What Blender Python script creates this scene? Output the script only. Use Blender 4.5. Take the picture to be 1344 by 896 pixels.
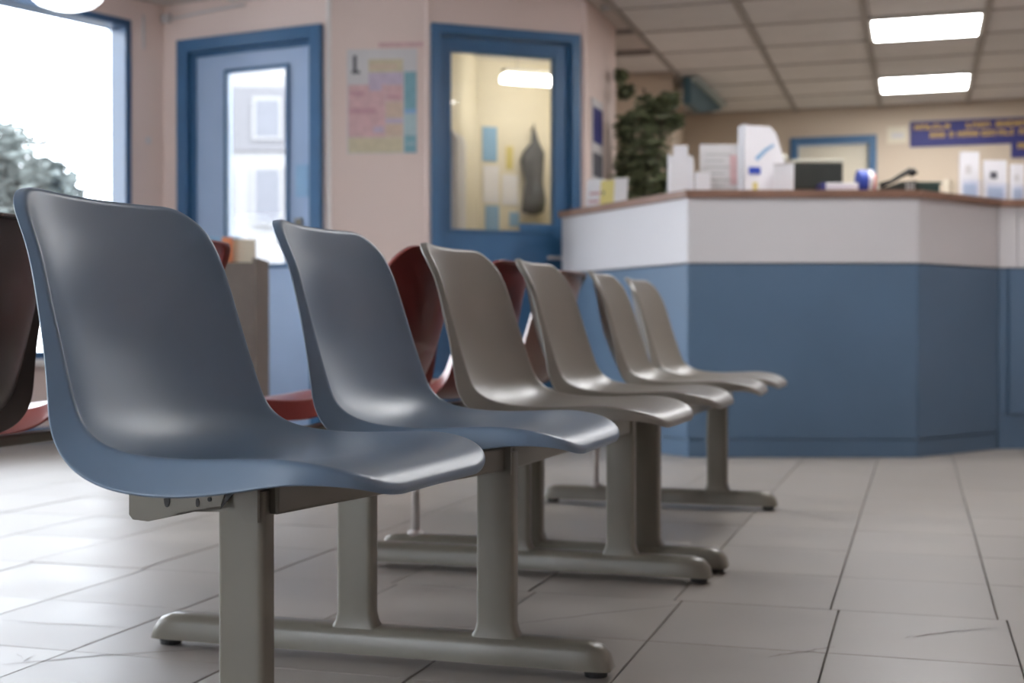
import bpy, bmesh, math, random
import numpy as np
from mathutils import Vector, Matrix

random.seed(7)
np.random.seed(7)
for o in list(bpy.data.objects):
    bpy.data.objects.remove(o, do_unlink=True)
scene = bpy.context.scene
COL = scene.collection
R = math.radians

# ------------------------------------------------------------------ camera
CAM_H = 0.60
cam_d = bpy.data.cameras.new('camera')
cam_d.sensor_width = 36.0
cam_d.lens = 46.7
cam_d.dof.use_dof = True
cam_d.dof.focus_distance = 1.85
cam_d.dof.aperture_fstop = 4.4
cam_d.clip_start = 0.05
cam_d.clip_end = 200
cam = bpy.data.objects.new('camera', cam_d)
COL.objects.link(cam)
cam.location = (0, 0, CAM_H)
cam.rotation_euler = (R(90 - 0.43), 0, R(17.0))
scene.camera = cam

# ------------------------------------------------------------------ world, exposure
world = bpy.data.worlds.new('world')
scene.world = world
world.use_nodes = True
bg = world.node_tree.nodes['Background']
bg.inputs['Color'].default_value = (0.86, 0.92, 1.0, 1)
bg.inputs['Strength'].default_value = 10.0
vs = scene.view_settings
vs.view_transform = 'Standard'
vs.look = 'None'
vs.gamma = 1.0
vs.use_curve_mapping = False
vs.exposure = 0.3


def area_light(name, loc, rot, sx, sy, power, color):
    l = bpy.data.lights.new(name, 'AREA')
    l.shape = 'RECTANGLE'
    l.size = sx
    l.size_y = sy
    l.energy = power
    l.color = color
    o = bpy.data.objects.new(name, l)
    COL.objects.link(o)
    o.location = loc
    o.rotation_euler = rot
    return o


# area lights added to brighten the room, set in windows placed out of view
# (window_2 in the left wall, window_3 in the rear wall)
DAY = (0.84, 0.91, 1.0)
ang_l = R(71.0)
def left_wall(x, y, z):      # local frame of the left wall: x along it, y outwards
    ox, oy = -6.891, -0.614
    return Vector((ox + x * math.cos(ang_l) - y * math.sin(ang_l), oy + x * math.sin(ang_l) + y * math.cos(ang_l), z))
p = left_wall(2.5, 0.16, 1.42)
area_light('added_daylight_2', p, (R(90), 0, ang_l), 3.2, 1.9, 350, DAY)
area_light('added_daylight_3', (-3.3, -3.70, 1.6), (R(90), 0, 0), 2.5, 1.3, 45, DAY)


# ------------------------------------------------------------------ materials
def mat(name, color, rough=0.5, metallic=0.0, vary=0.06, scale=6.0, bump=0.0, bump_scale=60.0,
        emit=None, emit_strength=0.0, coat=0.0, trans=0.0, alpha=1.0, rough_vary=0.0, per_object=0.0, spec=0.5):
    m = bpy.data.materials.new(name)
    m.use_nodes = True
    nt = m.node_tree
    b = nt.nodes['Principled BSDF']
    c = (*color, 1)
    tc = nt.nodes.new('ShaderNodeTexCoord')
    if vary > 0:
        n = nt.nodes.new('ShaderNodeTexNoise')
        n.inputs['Scale'].default_value = scale
        n.inputs['Detail'].default_value = 4
        nt.links.new(tc.outputs['Object'], n.inputs['Vector'])
        mr = nt.nodes.new('ShaderNodeMapRange')
        mr.inputs['From Min'].default_value = 0.3
        mr.inputs['From Max'].default_value = 0.7
        mr.inputs['To Min'].default_value = 1 - vary
        mr.inputs['To Max'].default_value = 1 + vary
        nt.links.new(n.outputs['Fac'], mr.inputs['Value'])
        hv = nt.nodes.new('ShaderNodeHueSaturation')
        hv.inputs['Color'].default_value = c
        val = mr.outputs['Result']
        if per_object > 0:
            oi = nt.nodes.new('ShaderNodeObjectInfo')
            mo = nt.nodes.new('ShaderNodeMapRange')
            mo.inputs['To Min'].default_value = 1 - per_object
            mo.inputs['To Max'].default_value = 1 + per_object
            nt.links.new(oi.outputs['Random'], mo.inputs['Value'])
            mu = nt.nodes.new('ShaderNodeMath')
            mu.operation = 'MULTIPLY'
            nt.links.new(val, mu.inputs[0])
            nt.links.new(mo.outputs['Result'], mu.inputs[1])
            val = mu.outputs[0]
        nt.links.new(val, hv.inputs['Value'])
        nt.links.new(hv.outputs['Color'], b.inputs['Base Color'])
        if rough_vary > 0:
            rr = nt.nodes.new('ShaderNodeMapRange')
            rr.inputs['To Min'].default_value = max(0.02, rough - rough_vary)
            rr.inputs['To Max'].default_value = rough + rough_vary
            nt.links.new(n.outputs['Fac'], rr.inputs['Value'])
            nt.links.new(rr.outputs['Result'], b.inputs['Roughness'])
    else:
        b.inputs['Base Color'].default_value = c
    if not rough_vary:
        b.inputs['Roughness'].default_value = rough
    b.inputs['Metallic'].default_value = metallic
    b.inputs['Specular IOR Level'].default_value = spec
    b.inputs['Coat Weight'].default_value = coat
    b.inputs['Transmission Weight'].default_value = trans
    b.inputs['Alpha'].default_value = alpha
    if bump > 0:
        n2 = nt.nodes.new('ShaderNodeTexNoise')
        n2.inputs['Scale'].default_value = bump_scale
        n2.inputs['Detail'].default_value = 3
        nt.links.new(tc.outputs['Object'], n2.inputs['Vector'])
        bp = nt.nodes.new('ShaderNodeBump')
        bp.inputs['Strength'].default_value = bump
        bp.inputs['Distance'].default_value = 0.002
        nt.links.new(n2.outputs['Fac'], bp.inputs['Height'])
        nt.links.new(bp.outputs['Normal'], b.inputs['Normal'])
    if emit:
        b.inputs['Emission Color'].default_value = (*emit, 1)
        b.inputs['Emission Strength'].default_value = emit_strength
    return m


def glass_mat(name, tint=(1, 1, 1), mix=0.10, rough=0.02):
    m = bpy.data.materials.new(name)
    m.use_nodes = True
    nt = m.node_tree
    nt.nodes.remove(nt.nodes['Principled BSDF'])
    out = nt.nodes['Material Output']
    t = nt.nodes.new('ShaderNodeBsdfTransparent')
    t.inputs['Color'].default_value = (*tint, 1)
    g = nt.nodes.new('ShaderNodeBsdfGlossy')
    g.inputs['Roughness'].default_value = rough
    fr = nt.nodes.new('ShaderNodeFresnel')
    fr.inputs['IOR'].default_value = 1.45
    mx = nt.nodes.new('ShaderNodeMixShader')
    nt.links.new(fr.outputs[0], mx.inputs[0])
    nt.links.new(t.outputs[0], mx.inputs[1])
    nt.links.new(g.outputs[0], mx.inputs[2])
    nt.links.new(mx.outputs[0], out.inputs['Surface'])
    return m


M = {}
M['wall'] = mat('peach_paint', (0.75, 0.61, 0.555), 0.7, vary=0.025, scale=1.5, bump=0.05, bump_scale=90)
M['wall_far'] = mat('lamp_tinted_cream', (0.60, 0.50, 0.385), 0.7, vary=0.025, scale=1.5)  # yellow tint of the lamp light put into the wall colour
M['wall_cream'] = mat('cream_paint', (0.76, 0.70, 0.56), 0.7, vary=0.03, scale=2)
M['outer_wall'] = mat('outer_wall', (0.5, 0.48, 0.45), 0.8, vary=0.05)
M['frame_blue'] = mat('frame_blue_paint', (0.040, 0.125, 0.255), 0.35, vary=0.05, scale=8)
M['door_blue_sheen'] = mat('door_blue_with_sheen', (0.34, 0.45, 0.64), 0.32, vary=0.03, scale=4)  # base colour lightened to carry the window's sheen on the leaf
M['win_blue'] = mat('window_blue_paint', (0.035, 0.095, 0.20), 0.3, vary=0.03)
M['glass'] = glass_mat('clear_glass')
M['white_trim'] = mat('white_trim', (0.8, 0.76, 0.74), 0.5, vary=0.02)
M['tile'] = mat('floor_tile', (0.315, 0.285, 0.255), 0.40, vary=0.07, scale=3.0, bump=0.15, bump_scale=14, rough_vary=0.10, per_object=0.035, spec=0.30)
M['grout'] = mat('grout', (0.10, 0.09, 0.08), 0.9, vary=0.15, scale=40)
M['crack'] = mat('crack_dark', (0.17, 0.15, 0.13), 0.9, vary=0.1)
M['ceil_panel'] = mat('ceiling_panel', (0.70, 0.68, 0.65), 0.85, vary=0.04, scale=5, bump=0.3, bump_scale=120, per_object=0.05)
M['ceil_bar'] = mat('ceiling_bar', (0.36, 0.33, 0.30), 0.6, vary=0.04)
M['ceil_base'] = mat('ceiling_base', (0.60, 0.55, 0.51), 0.9, vary=0.05)
M['lamp'] = mat('lamp_diffuser', (0.9, 0.9, 0.85), 0.4, vary=0, emit=(0.99, 0.99, 1.0), emit_strength=23.0)
M['lamp_office'] = mat('office_lamp_diffuser', (0.9, 0.9, 0.85), 0.4, vary=0, emit=(1.0, 0.97, 0.90), emit_strength=13.0)
M['lamp_cool'] = mat('lamp_dome', (0.9, 0.9, 0.9), 0.3, vary=0, emit=(0.95, 0.97, 1.0), emit_strength=3.0)
M['lamp_frame'] = mat('lamp_frame', (0.6, 0.57, 0.5), 0.5, vary=0.02)
M['shell_blue'] = mat('shell_blue_grey', (0.122, 0.190, 0.285), 0.36, vary=0.03, scale=9, spec=0.85, bump=0.10, bump_scale=900, rough_vary=0.03)
M['shell_taupe'] = mat('shell_taupe', (0.192, 0.174, 0.150), 0.35, vary=0.03, scale=9, spec=0.85, bump=0.06, bump_scale=900)
M['shell_red'] = mat('shell_red', (0.26, 0.050, 0.042), 0.28, vary=0.04, scale=9)
M['shell_rose'] = mat('shell_rose', (0.26, 0.15, 0.125), 0.3, vary=0.04, scale=9)
M['shell_brown'] = mat('shell_brown', (0.060, 0.040, 0.034), 0.35, vary=0.04, scale=9)
M['metal'] = mat('bench_metal_paint', (0.175, 0.160, 0.128), 0.36, vary=0.05, scale=7, bump=0.04, bump_scale=200)
M['metal_thin'] = mat('thin_leg_paint', (0.52, 0.47, 0.45), 0.3, vary=0.03)
M['black'] = mat('black_rubber', (0.012, 0.012, 0.012), 0.6, vary=0.1)
M['desk_white'] = mat('desk_white_laminate', (0.60, 0.585, 0.60), 0.42, vary=0.015, scale=3)
M['desk_blue'] = mat('desk_blue_laminate', (0.082, 0.145, 0.232), 0.45, vary=0.04, scale=4)
M['desk_body'] = mat('desk_body', (0.06, 0.07, 0.09), 0.8, vary=0.05)
M['wood'] = mat('worktop_wood', (0.23, 0.125, 0.085), 0.4, vary=0.12, scale=12)
M['paper'] = mat('white_paper', (0.78, 0.77, 0.80), 0.6, vary=0.02)
M['paper_blue'] = mat('pale_blue_print', (0.50, 0.57, 0.66), 0.6, vary=0.06)
M['paper_grey'] = mat('grey_paper', (0.62, 0.60, 0.60), 0.6, vary=0.03)
M['paper_yellow'] = mat('yellow_card', (0.66, 0.56, 0.20), 0.6, vary=0.04)
M['paper_cream'] = mat('cream_paper', (0.72, 0.66, 0.52), 0.6, vary=0.04)
M['pink'] = mat('poster_pink', (0.64, 0.42, 0.43), 0.6, vary=0.10, scale=25)
M['rose'] = mat('poster_rose', (0.56, 0.33, 0.36), 0.6, vary=0.08, scale=25)
M['lilac'] = mat('poster_lilac', (0.54, 0.45, 0.56), 0.6, vary=0.08, scale=25)
M['teal'] = mat('poster_teal', (0.2, 0.38, 0.44), 0.6, vary=0.10, scale=25)
M['pale_teal'] = mat('poster_pale_teal', (0.42, 0.55, 0.57), 0.6, vary=0.06, scale=25)
M['ochre'] = mat('poster_ochre', (0.6, 0.53, 0.37), 0.6, vary=0.08, scale=25)
M['peach_print'] = mat('poster_peach', (0.62, 0.48, 0.38), 0.6, vary=0.08, scale=25)
M['ink'] = mat('dark_ink', (0.10, 0.10, 0.12), 0.6, vary=0.05)
M['blue_ink'] = mat('blue_ink', (0.03, 0.07, 0.42), 0.5, vary=0.05)
M['sky_ink'] = mat('pale_blue_ink', (0.24, 0.42, 0.62), 0.5, vary=0.05)
M['red_ink'] = mat('red_ink', (0.55, 0.12, 0.10), 0.5, vary=0.05)
M['navy'] = mat('banner_navy', (0.028, 0.030, 0.17), 0.6, vary=0.08, scale=4)
M['gold'] = mat('banner_gold', (0.56, 0.36, 0.09), 0.6, vary=0.08, scale=30)
M['leaf'] = mat('leaf_green', (0.13, 0.15, 0.075), 0.5, vary=0.5, scale=14)
M['leaf_out'] = mat('tree_leaf', (0.085, 0.100, 0.095), 0.8, vary=0.25, scale=4)
M['bark'] = mat('bark', (0.10, 0.065, 0.045), 0.8, vary=0.2, scale=30)
M['bark_out'] = mat('tree_bark', (0.12, 0.11, 0.10), 0.8, vary=0.2, scale=30)
M['pot'] = mat('clay_pot', (0.30, 0.14, 0.08), 0.6, vary=0.06)
M['soil'] = mat('soil', (0.04, 0.03, 0.02), 0.9, vary=0.2)
M['screen'] = mat('monitor_black', (0.022, 0.026, 0.022), 0.35, vary=0.05)
M['beige_plastic'] = mat('beige_plastic', (0.50, 0.49, 0.40), 0.5, vary=0.02)
M['grey_plastic'] = mat('grey_plastic', (0.40, 0.40, 0.39), 0.5, vary=0.02)
M['green_folder'] = mat('dark_green_folder', (0.030, 0.065, 0.060), 0.5, vary=0.06)
M['acrylic'] = glass_mat('clear_acrylic', (0.93, 0.95, 1.0), rough=0.05)
M['cab_brown'] = mat('cabinet_brown', (0.135, 0.105, 0.085), 0.5, vary=0.10, scale=10)
M['orange'] = mat('orange_cover', (0.70, 0.24, 0.10), 0.5, vary=0.05)
M['teal_sign'] = mat('teal_sign', (0.050, 0.115, 0.145), 0.5, vary=0.05)
M['pale_edge'] = mat('pale_edge', (0.42, 0.48, 0.46), 0.5, vary=0.03)
M['facade'] = mat('facade_pale', (0.16, 0.158, 0.16), 0.8, vary=0.03, scale=1)
M['facade_grey'] = mat('facade_grey', (0.092, 0.090, 0.096), 0.8, vary=0.03, scale=1)
M['facade_glass'] = mat('facade_window', (0.062, 0.064, 0.076), 0.4, vary=0.05)
M['ground_out'] = mat('pavement', (0.11, 0.11, 0.11), 0.9, vary=0.06, scale=2)
M['coat'] = mat('grey_cloth', (0.10, 0.105, 0.11), 0.9, vary=0.15, scale=20)


# ------------------------------------------------------------------ mesh helpers
def link(name, me, m=None, parent=None):
    o = bpy.data.objects.new(name, me)
    COL.objects.link(o)
    if m is not None:
        me.materials.append(m if not isinstance(m, str) else M[m])
    if parent is not None:
        o.parent = parent
    return o


def tag(o, label=None, cat=None, group=None, kind=None):
    if label: o['label'] = label
    if cat: o['category'] = cat
    if group: o['group'] = group
    if kind: o['kind'] = kind
    return o


def empty(name, loc=(0, 0, 0), rz=0.0):
    o = bpy.data.objects.new(name, None)
    COL.objects.link(o)
    o.empty_display_size = 0.1
    o.location = loc
    o.rotation_euler = (0, 0, rz)
    return o


class MB:
    """collects boxes, prisms and tubes, then links them as one mesh object"""
    def __init__(self):
        self.bm = bmesh.new()

    def box(self, x0, x1, y0, y1, z0, z1, bevel=0.0, mx=None):
        r = bmesh.ops.create_cube(self.bm, size=1.0)
        v = r['verts']
        bmesh.ops.scale(self.bm, verts=v, vec=(abs(x1 - x0), abs(y1 - y0), abs(z1 - z0)))
        bmesh.ops.translate(self.bm, verts=v, vec=((x0 + x1) / 2, (y0 + y1) / 2, (z0 + z1) / 2))
        if mx is not None:
            bmesh.ops.transform(self.bm, verts=v, matrix=mx)
        if bevel > 0:
            es = list({e for q in v for e in q.link_edges})
            bmesh.ops.bevel(self.bm, geom=es, offset=bevel, segments=2, affect='EDGES', profile=0.5)
        return self

    def prism(self, poly, z0, z1, mx=None):
        a = [self.bm.verts.new((x, y, z0)) for x, y in poly]
        b = [self.bm.verts.new((x, y, z1)) for x, y in poly]
        n = len(poly)
        self.bm.faces.new(a[::-1])
        self.bm.faces.new(b)
        for i in range(n):
            self.bm.faces.new((a[i], a[(i + 1) % n], b[(i + 1) % n], b[i]))
        if mx is not None:
            bmesh.ops.transform(self.bm, verts=a + b, matrix=mx)
        return self

    def tube(self, pts, rad, seg=12, caps=True):
        pts = [Vector(q) for q in pts]
        rads = rad if isinstance(rad, (list, tuple)) else [rad] * len(pts)
        rings = []
        for i, q in enumerate(pts):
            t = (pts[min(i + 1, len(pts) - 1)] - pts[max(i - 1, 0)]).normalized()
            up = Vector((0, 0, 1)) if abs(t.z) < 0.9 else Vector((1, 0, 0))
            u = t.cross(up).normalized()
            w = u.cross(t).normalized()
            rings.append([self.bm.verts.new(q + (u * math.cos(2 * math.pi * k / seg) + w * math.sin(2 * math.pi * k / seg)) * rads[i]) for k in range(seg)])
        for a, b in zip(rings[:-1], rings[1:]):
            for k in range(seg):
                self.bm.faces.new((a[k], a[(k + 1) % seg], b[(k + 1) % seg], b[k]))
        if caps:
            self.bm.faces.new(rings[0][::-1])
            self.bm.faces.new(rings[-1])
        return self

    def lathe(self, prof, seg=24, c=(0, 0)):
        rings = []
        for r_, z in prof:
            rings.append([self.bm.verts.new((c[0] + r_ * math.cos(2 * math.pi * k / seg), c[1] + r_ * math.sin(2 * math.pi * k / seg), z)) for k in range(seg)])
        for a, b in zip(rings[:-1], rings[1:]):
            for k in range(seg):
                self.bm.faces.new((a[k], a[(k + 1) % seg], b[(k + 1) % seg], b[k]))
        self.bm.faces.new(rings[0][::-1])
        self.bm.faces.new(rings[-1])
        return self

    def build(self, name, m, parent=None, smooth=False):
        bmesh.ops.recalc_face_normals(self.bm, faces=self.bm.faces)
        me = bpy.data.meshes.new(name)
        self.bm.to_mesh(me)
        self.bm.free()
        if smooth:
            for q in me.polygons:
                q.use_smooth = True
        return link(name, me, m, parent)


def bx(name, x0, x1, y0, y1, z0, z1, m, parent=None, bevel=0.0):
    return MB().box(x0, x1, y0, y1, z0, z1, bevel).build(name, m, parent)


# ------------------------------------------------------------------ room polygon
CEIL = 2.5
P0 = Vector((-4.287, 6.950)); P1 = Vector((-3.138, 6.779)); P2 = Vector((-2.596, 6.902)); P3 = Vector((-1.846, 7.467))
P4 = Vector((-1.841, 8.273)); A0 = Vector((-2.204, 9.574)); A1 = Vector((-1.737, 9.717)); F0 = Vector((-1.99, 11.70))
F1 = Vector((2.9, 11.70)); RR = Vector((2.9, -3.6)); RL = Vector((-6.891, -3.6)); L1 = Vector((-6.891, -0.614))
POLY = [L1, P0, P1, P2, P3, P4, A0, A1, F0, F1, RR, RL]


def inside(x, y):
    c = False
    n = len(POLY)
    for i in range(n):
        a, b = POLY[i], POLY[(i + 1) % n]
        if (a.y > y) != (b.y > y) and x < (b.x - a.x) * (y - a.y) / (b.y - a.y) + a.x:
            c = not c
    return c


def wall(name, a, b, openings=(), m='wall', t=0.12, z1=CEIL + 0.04, ext=(0.0, 0.0), label=None):
    """wall from a to b, local x along it, local y outwards (to the left of a->b)"""
    L = (b - a).length
    ang = math.atan2(b.y - a.y, b.x - a.x)
    w = MB()
    xs = -ext[0]
    for (x0, x1, z0, zt) in sorted(openings):
        w.box(xs, x0, 0, t, 0, z1)
        if z0 > 0:
            w.box(x0, x1, 0, t, 0, z0)
        w.box(x0, x1, 0, t, zt, z1)
        xs = x1
    w.box(xs, L + ext[1], 0, t, 0, z1)
    o = w.build(name, m)
    o.location = (a.x, a.y, 0)
    o.rotation_euler = (0, 0, ang)
    o['kind'] = 'structure'
    if label: o['label'] = label
    return o, ang


# floor: dark slab with real tiles on top
fb = MB().prism([(q.x, q.y) for q in POLY], -0.10, -0.006).build('floor', 'grout')
tag(fb, 'beige ceramic tile floor with dark joints', kind='structure')

TX, TY = 0.34, 0.40
def tile_mesh(gx, gy):
    hx, hy = TX / 2 - gx, TY / 2 - gy
    c = 0.0010
    me = bpy.data.meshes.new('tile')
    vs_ = []
    for (ex, ey, z) in ((hx, hy, -0.010), (hx, hy, -c), (hx - c, hy - c, 0.0)):
        vs_ += [(-ex, -ey, z), (ex, -ey, z), (ex, ey, z), (-ex, ey, z)]
    fs = []
    for k in (0, 4):
        for i in range(4):
            fs.append((k + i, k + (i + 1) % 4, k + 4 + (i + 1) % 4, k + 4 + i))
    fs.append((8, 9, 10, 11))
    me.from_pydata(vs_, [], fs)
    me.materials.append(M['tile'])
    return me

tmesh = tile_mesh(0.0017, 0.0011)
cells = []
yaw = R(17.0)
for iy in range(-16, 23):
    for ix in range(-21, 14):
        y = 2.94 + TY * (iy + 0.5)
        x = -0.18 + TX * (ix + 0.5) + (0.018 if iy < 0 else 0.0)
        if not inside(x, y):
            continue
        zc = -math.sin(yaw) * x + math.cos(yaw) * y
        xc = math.cos(yaw) * x + math.sin(yaw) * y
        vis = zc > 0.6 and abs(xc / zc) < 0.43 and 0.6 / zc < 0.33 and y < 8.2
        cells.append((not vis, zc if vis else abs(zc), x, y))
cells.sort()
rest = MB()
for k, (nv, zc, x, y) in enumerate(cells):
    dz = random.uniform(-0.0006, 0.0004)
    if k < 300 and not nv:
        o = bpy.data.objects.new('tile', tmesh)
        COL.objects.link(o)
        o.parent = fb
        o.location = (x, y, dz)
        o.rotation_euler = (random.uniform(-0.0006, 0.0006), random.uniform(-0.0006, 0.0006), random.uniform(-0.0012, 0.0012))
    else:
        rest.box(x - TX / 2 + 0.0016, x + TX / 2 - 0.0016, y - TY / 2 + 0.0007, y + TY / 2 - 0.0007, -0.008, 0.0)
tag(rest.build('distant_tiles', 'tile', fb), kind='stuff')

# hairline cracks in the tiles
for line in ([[-1.575, 2.01], [-1.517, 2.062], [-1.424, 2.138], [-1.267, 2.235]],
             [[-0.791, 2.599], [-0.656, 2.739], [-0.499, 2.894]],
             [[-0.264, 2.474], [-0.211, 2.527], [-0.151, 2.589]],
             [[-0.024, 2.706], [0.051, 2.777], [0.154, 2.851]],
             [[-1.819, 2.322], [-1.662, 2.332], [-1.507, 2.336]],
             [[-1.607, 2.094], [-1.557, 2.05], [-1.562, 2.089]]):
    c = MB()
    pts = []
    for (a, b) in zip(line[:-1], line[1:]):
        for s in range(6):
            f = s / 6
            pts.append((a[0] + (b[0] - a[0]) * f + random.uniform(-.004, .004), a[1] + (b[1] - a[1]) * f + random.uniform(-.004, .004)))
    pts.append(tuple(line[-1]))
    n = len(pts)
    lo, hi = [], []
    for i, q in enumerate(pts):
        wd = 0.0011 * math.sin(math.pi * (i + 0.6) / (n + 0.2)) + 0.0003
        lo.append(c.bm.verts.new((q[0] + wd, q[1] - wd, 0.0011)))
        hi.append(c.bm.verts.new((q[0] - wd, q[1] + wd, 0.0011)))
    for i in range(n - 1):
        c.bm.faces.new((lo[i], lo[i + 1], hi[i + 1], hi[i]))
    c.build('crack', 'crack', fb)

# ceiling: slab, lay-in panels, grid bars
cb = MB().prism([(q.x, q.y) for q in POLY], CEIL + 0.03, CEIL + 0.12).build('ceiling', 'ceil_base')
tag(cb, 'grey suspended ceiling of square panels in a metal grid', kind='structure')
CX, CY = 0.70, 0.65
pm = bpy.data.meshes.new('ceiling_panel')
hx, hy = CX / 2 - 0.016, CY / 2 - 0.012
pm.from_pydata([(-hx, -hy, .028), (hx, -hy, .028), (hx, hy, .028), (-hx, hy, .028), (-hx, -hy, .006), (hx, -hy, .006), (hx, hy, .006), (-hx, hy, .006),
                (-hx + .012, -hy + .012, -.002), (hx - .012, -hy + .012, -.002), (hx - .012, hy - .012, -.002), (-hx + .012, hy - .012, -.002)], [],
               [(0, 1, 2, 3), (4, 0, 3, 7), (1, 5, 6, 2), (0, 4, 5, 1), (3, 2, 6, 7), (4, 8, 9, 5), (5, 9, 10, 6), (6, 10, 11, 7), (7, 11, 8, 4), (8, 11, 10, 9)])
pm.materials.append(M['ceil_panel'])
LAMPS = {(0, 3), (0, 0), (0, -3), (0, -6)}
GX0, GY0 = 0.04, 8.66           # centre of lamp cell (0, 0)
lamp_cells = []
restc = MB()
for ix in range(-10, 7):
    for iy in range(-19, 6):
        x, y = GX0 + CX * ix, GY0 + CY * iy
        if not inside(x, y):
            continue
        if (ix, iy) in LAMPS:
            lamp_cells.append((x, y, ix, iy))
            continue
        if y > 6.2 and x > -2.6:
            o = bpy.data.objects.new('ceiling_panel', pm)
            COL.objects.link(o)
            o.parent = cb
            o.location = (x, y, CEIL + random.uniform(-0.001, 0.0015))
        elif inside(x - .3, y) or x > -3.5:
            restc.box(x - hx, x + hx, y - hy, y + hy, CEIL - 0.002, CEIL + 0.028)
tag(restc.build('nearer_panels', 'ceil_panel', cb), kind='stuff')
for ix in range(-9, 6):
    x = GX0 + CX * (ix + 0.5)
    ys = [y for y in np.arange(-3.5, 11.7, 0.05) if inside(x, y)]
    if not ys:
        continue
    y0 = max(min(ys), -3.5)
    if x < -1.9:
        y0, y1 = min(ys), min(max(ys), 6.7 if x > -4 else max(ys))
    else:
        y1 = max(ys)
    bx('grid_bar', x - 0.016, x + 0.016, y0, y1, CEIL - 0.012, CEIL + 0.03, 'ceil_bar', cb)
for iy in range(-18, 5):
    y = GY0 + CY * (iy + 0.5)
    xs = [x for x in np.arange(-6.8, 4.0, 0.05) if inside(x, y)]
    if not xs:
        continue
    bx('cross_bar', min(xs), max(xs), y - 0.010, y + 0.010, CEIL - 0.006, CEIL + 0.03, 'ceil_bar', cb)

lamp_labels = {(0, 0): 'glowing fluorescent ceiling panel light above the reception desk',
               (0, 3): 'glowing fluorescent ceiling panel light closest to the far wall',
               (0, -3): 'glowing fluorescent ceiling panel light in front of the reception desk',
               (0, -6): 'glowing fluorescent ceiling panel light beside the taupe seats'}
for (x, y, ix, iy) in lamp_cells:
    t = empty('ceiling_light', (x, y, CEIL))
    tag(t, lamp_labels.get((ix, iy), 'recessed fluorescent ceiling light over the waiting area'), 'ceiling light', 'recessed ceiling lights')
    a, b = CX / 2 - 0.016, CY / 2 - 0.03
    fr = MB()
    fr.box(-a, a, -b, -b + .02, -.016, .028).box(-a, a, b - .02, b, -.016, .028)
    fr.box(-a, -a + .02, -b + .02, b - .02, -.016, .028).box(a - .02, a, -b + .02, b - .02, -.016, .028)
    fr.build('lamp_frame', 'lamp_frame', t)
    bx('diffuser', -a + .02, a - .02, -b + .02, b - .02, -.022, .02, 'lamp', t, 0.006)

# ------------------------------------------------------------------ walls
wl, aL = wall('wall_left', L1, P0, [(0.9, 4.1, .45, 2.38), (4.45, 7.757, .45, 2.40)], ext=(0, 0.0), t=0.20)
w1, a1 = wall('wall_front_left', P0, P1, [(0.12, 1.126, 0, 2.31)], ext=(0.2, 0))
w2, a2 = wall('wall_front', P1, P2, ext=(0, 0))
w3, a3 = wall('wall_front_right', P2, P3, [(0.013, 0.906, 0, 2.305)], ext=(0.0, 0.0))
w4, a4 = wall('wall_return', P3, P4, t=0.06)
w5, a5 = wall('wall_alcove_side', P4, A0, t=0.06)
w6, a6 = wall('wall_alcove', A0, A1, m='wall_far')
w7, a7 = wall('wall_alcove_return', A1, F0, t=0.06, m='wall_far')
w8, a8 = wall('wall_far', F0, F1, [(0.93, 1.65, 0, 2.27)], m='wall_far', t=0.15, ext=(.2, .2))
w9, a9 = wall('wall_right', F1, RR, [], t=0.2)
w10, a10 = wall('wall_rear', RR, RL, [(4.9, 7.5, .9, 2.3)], t=0.2)
w11, a11 = wall('wall_left_rear', RL, L1, t=0.2)

# corner beads: pale edges where wall planes meet
for n, q in (('trim_1', P1), ('trim_2', P2), ('trim_3', P3)):
    o = MB().box(-0.012, 0.012, -0.012, 0.012, 0.0, CEIL, 0.004).build(n, 'white_trim' if n == 'trim_1' else 'wall')
    o.location = (q.x, q.y, 0)
    o.rotation_euler = (0, 0, R(45))
    tag(o, 'pale vertical corner bead between two wall faces', kind='structure')

# skirting on the front walls
for i, (a, b, ang, x0, x1) in enumerate(((P1, P2, a2, 0.02, 0.53), (L1, P0, aL, 0.2, 7.98))):
    o = bx('baseboard_' + ('front', 'left')[i], x0, x1, -0.012, -0.0005, 0.0, 0.08, 'frame_blue', None, 0.003)
    o.location = (a.x, a.y, 0)
    o.rotation_euler = (0, 0, ang)
    o['kind'] = 'structure'


def window(name, base, ang, x0, x1, z0, z1, mull, depth=0.16, label=None):
    t = empty(name, (base.x, base.y, 0), ang)
    tag(t, label, kind='structure')
    fw = 0.042
    f = MB()
    f.box(x0, x1, -0.012, depth, z0, z0 + fw, .004).box(x0, x1, -0.012, depth, z1 - fw, z1, .004)
    f.box(x0, x0 + fw, -0.012, depth, z0 + fw, z1 - fw, .004).box(x1 - fw, x1, -0.012, depth, z0 + fw, z1 - fw, .004)
    f.build('window_frame', 'win_blue', t)
    xs = [x0 + fw] + [x0 + (x1 - x0) * k / (mull + 1) for k in range(1, mull + 1)] + [x1 - fw]
    for x in xs[1:-1]:
        bx('mullion', x - .025, x + .025, depth - .07, depth, z0 + fw, z1 - fw, 'win_blue', t, .004)
    for a, b in zip(xs[:-1], xs[1:]):
        bx('pane', a + .001, b - .001, depth - .035, depth - .029, z0 + fw, z1 - fw, 'glass', t)
    bx('window_sill', x0 - .03, x1 + .03, -0.09, -0.0005, z0 - .035, z0, 'white_trim', t, .005)
    return t

window('window_1', L1, aL, 4.45, 7.757, .45, 2.40, 1, label='large blue framed window with bright daylight beside the panelled door')
window('window_2', L1, aL, 0.9, 4.1, .45, 2.38, 1, label='unseen large blue framed window further along the window wall')
window('window_3', RR, a10, 4.9, 7.5, .9, 2.3, 1, label='unseen wide blue framed window in the rear wall')


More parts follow.
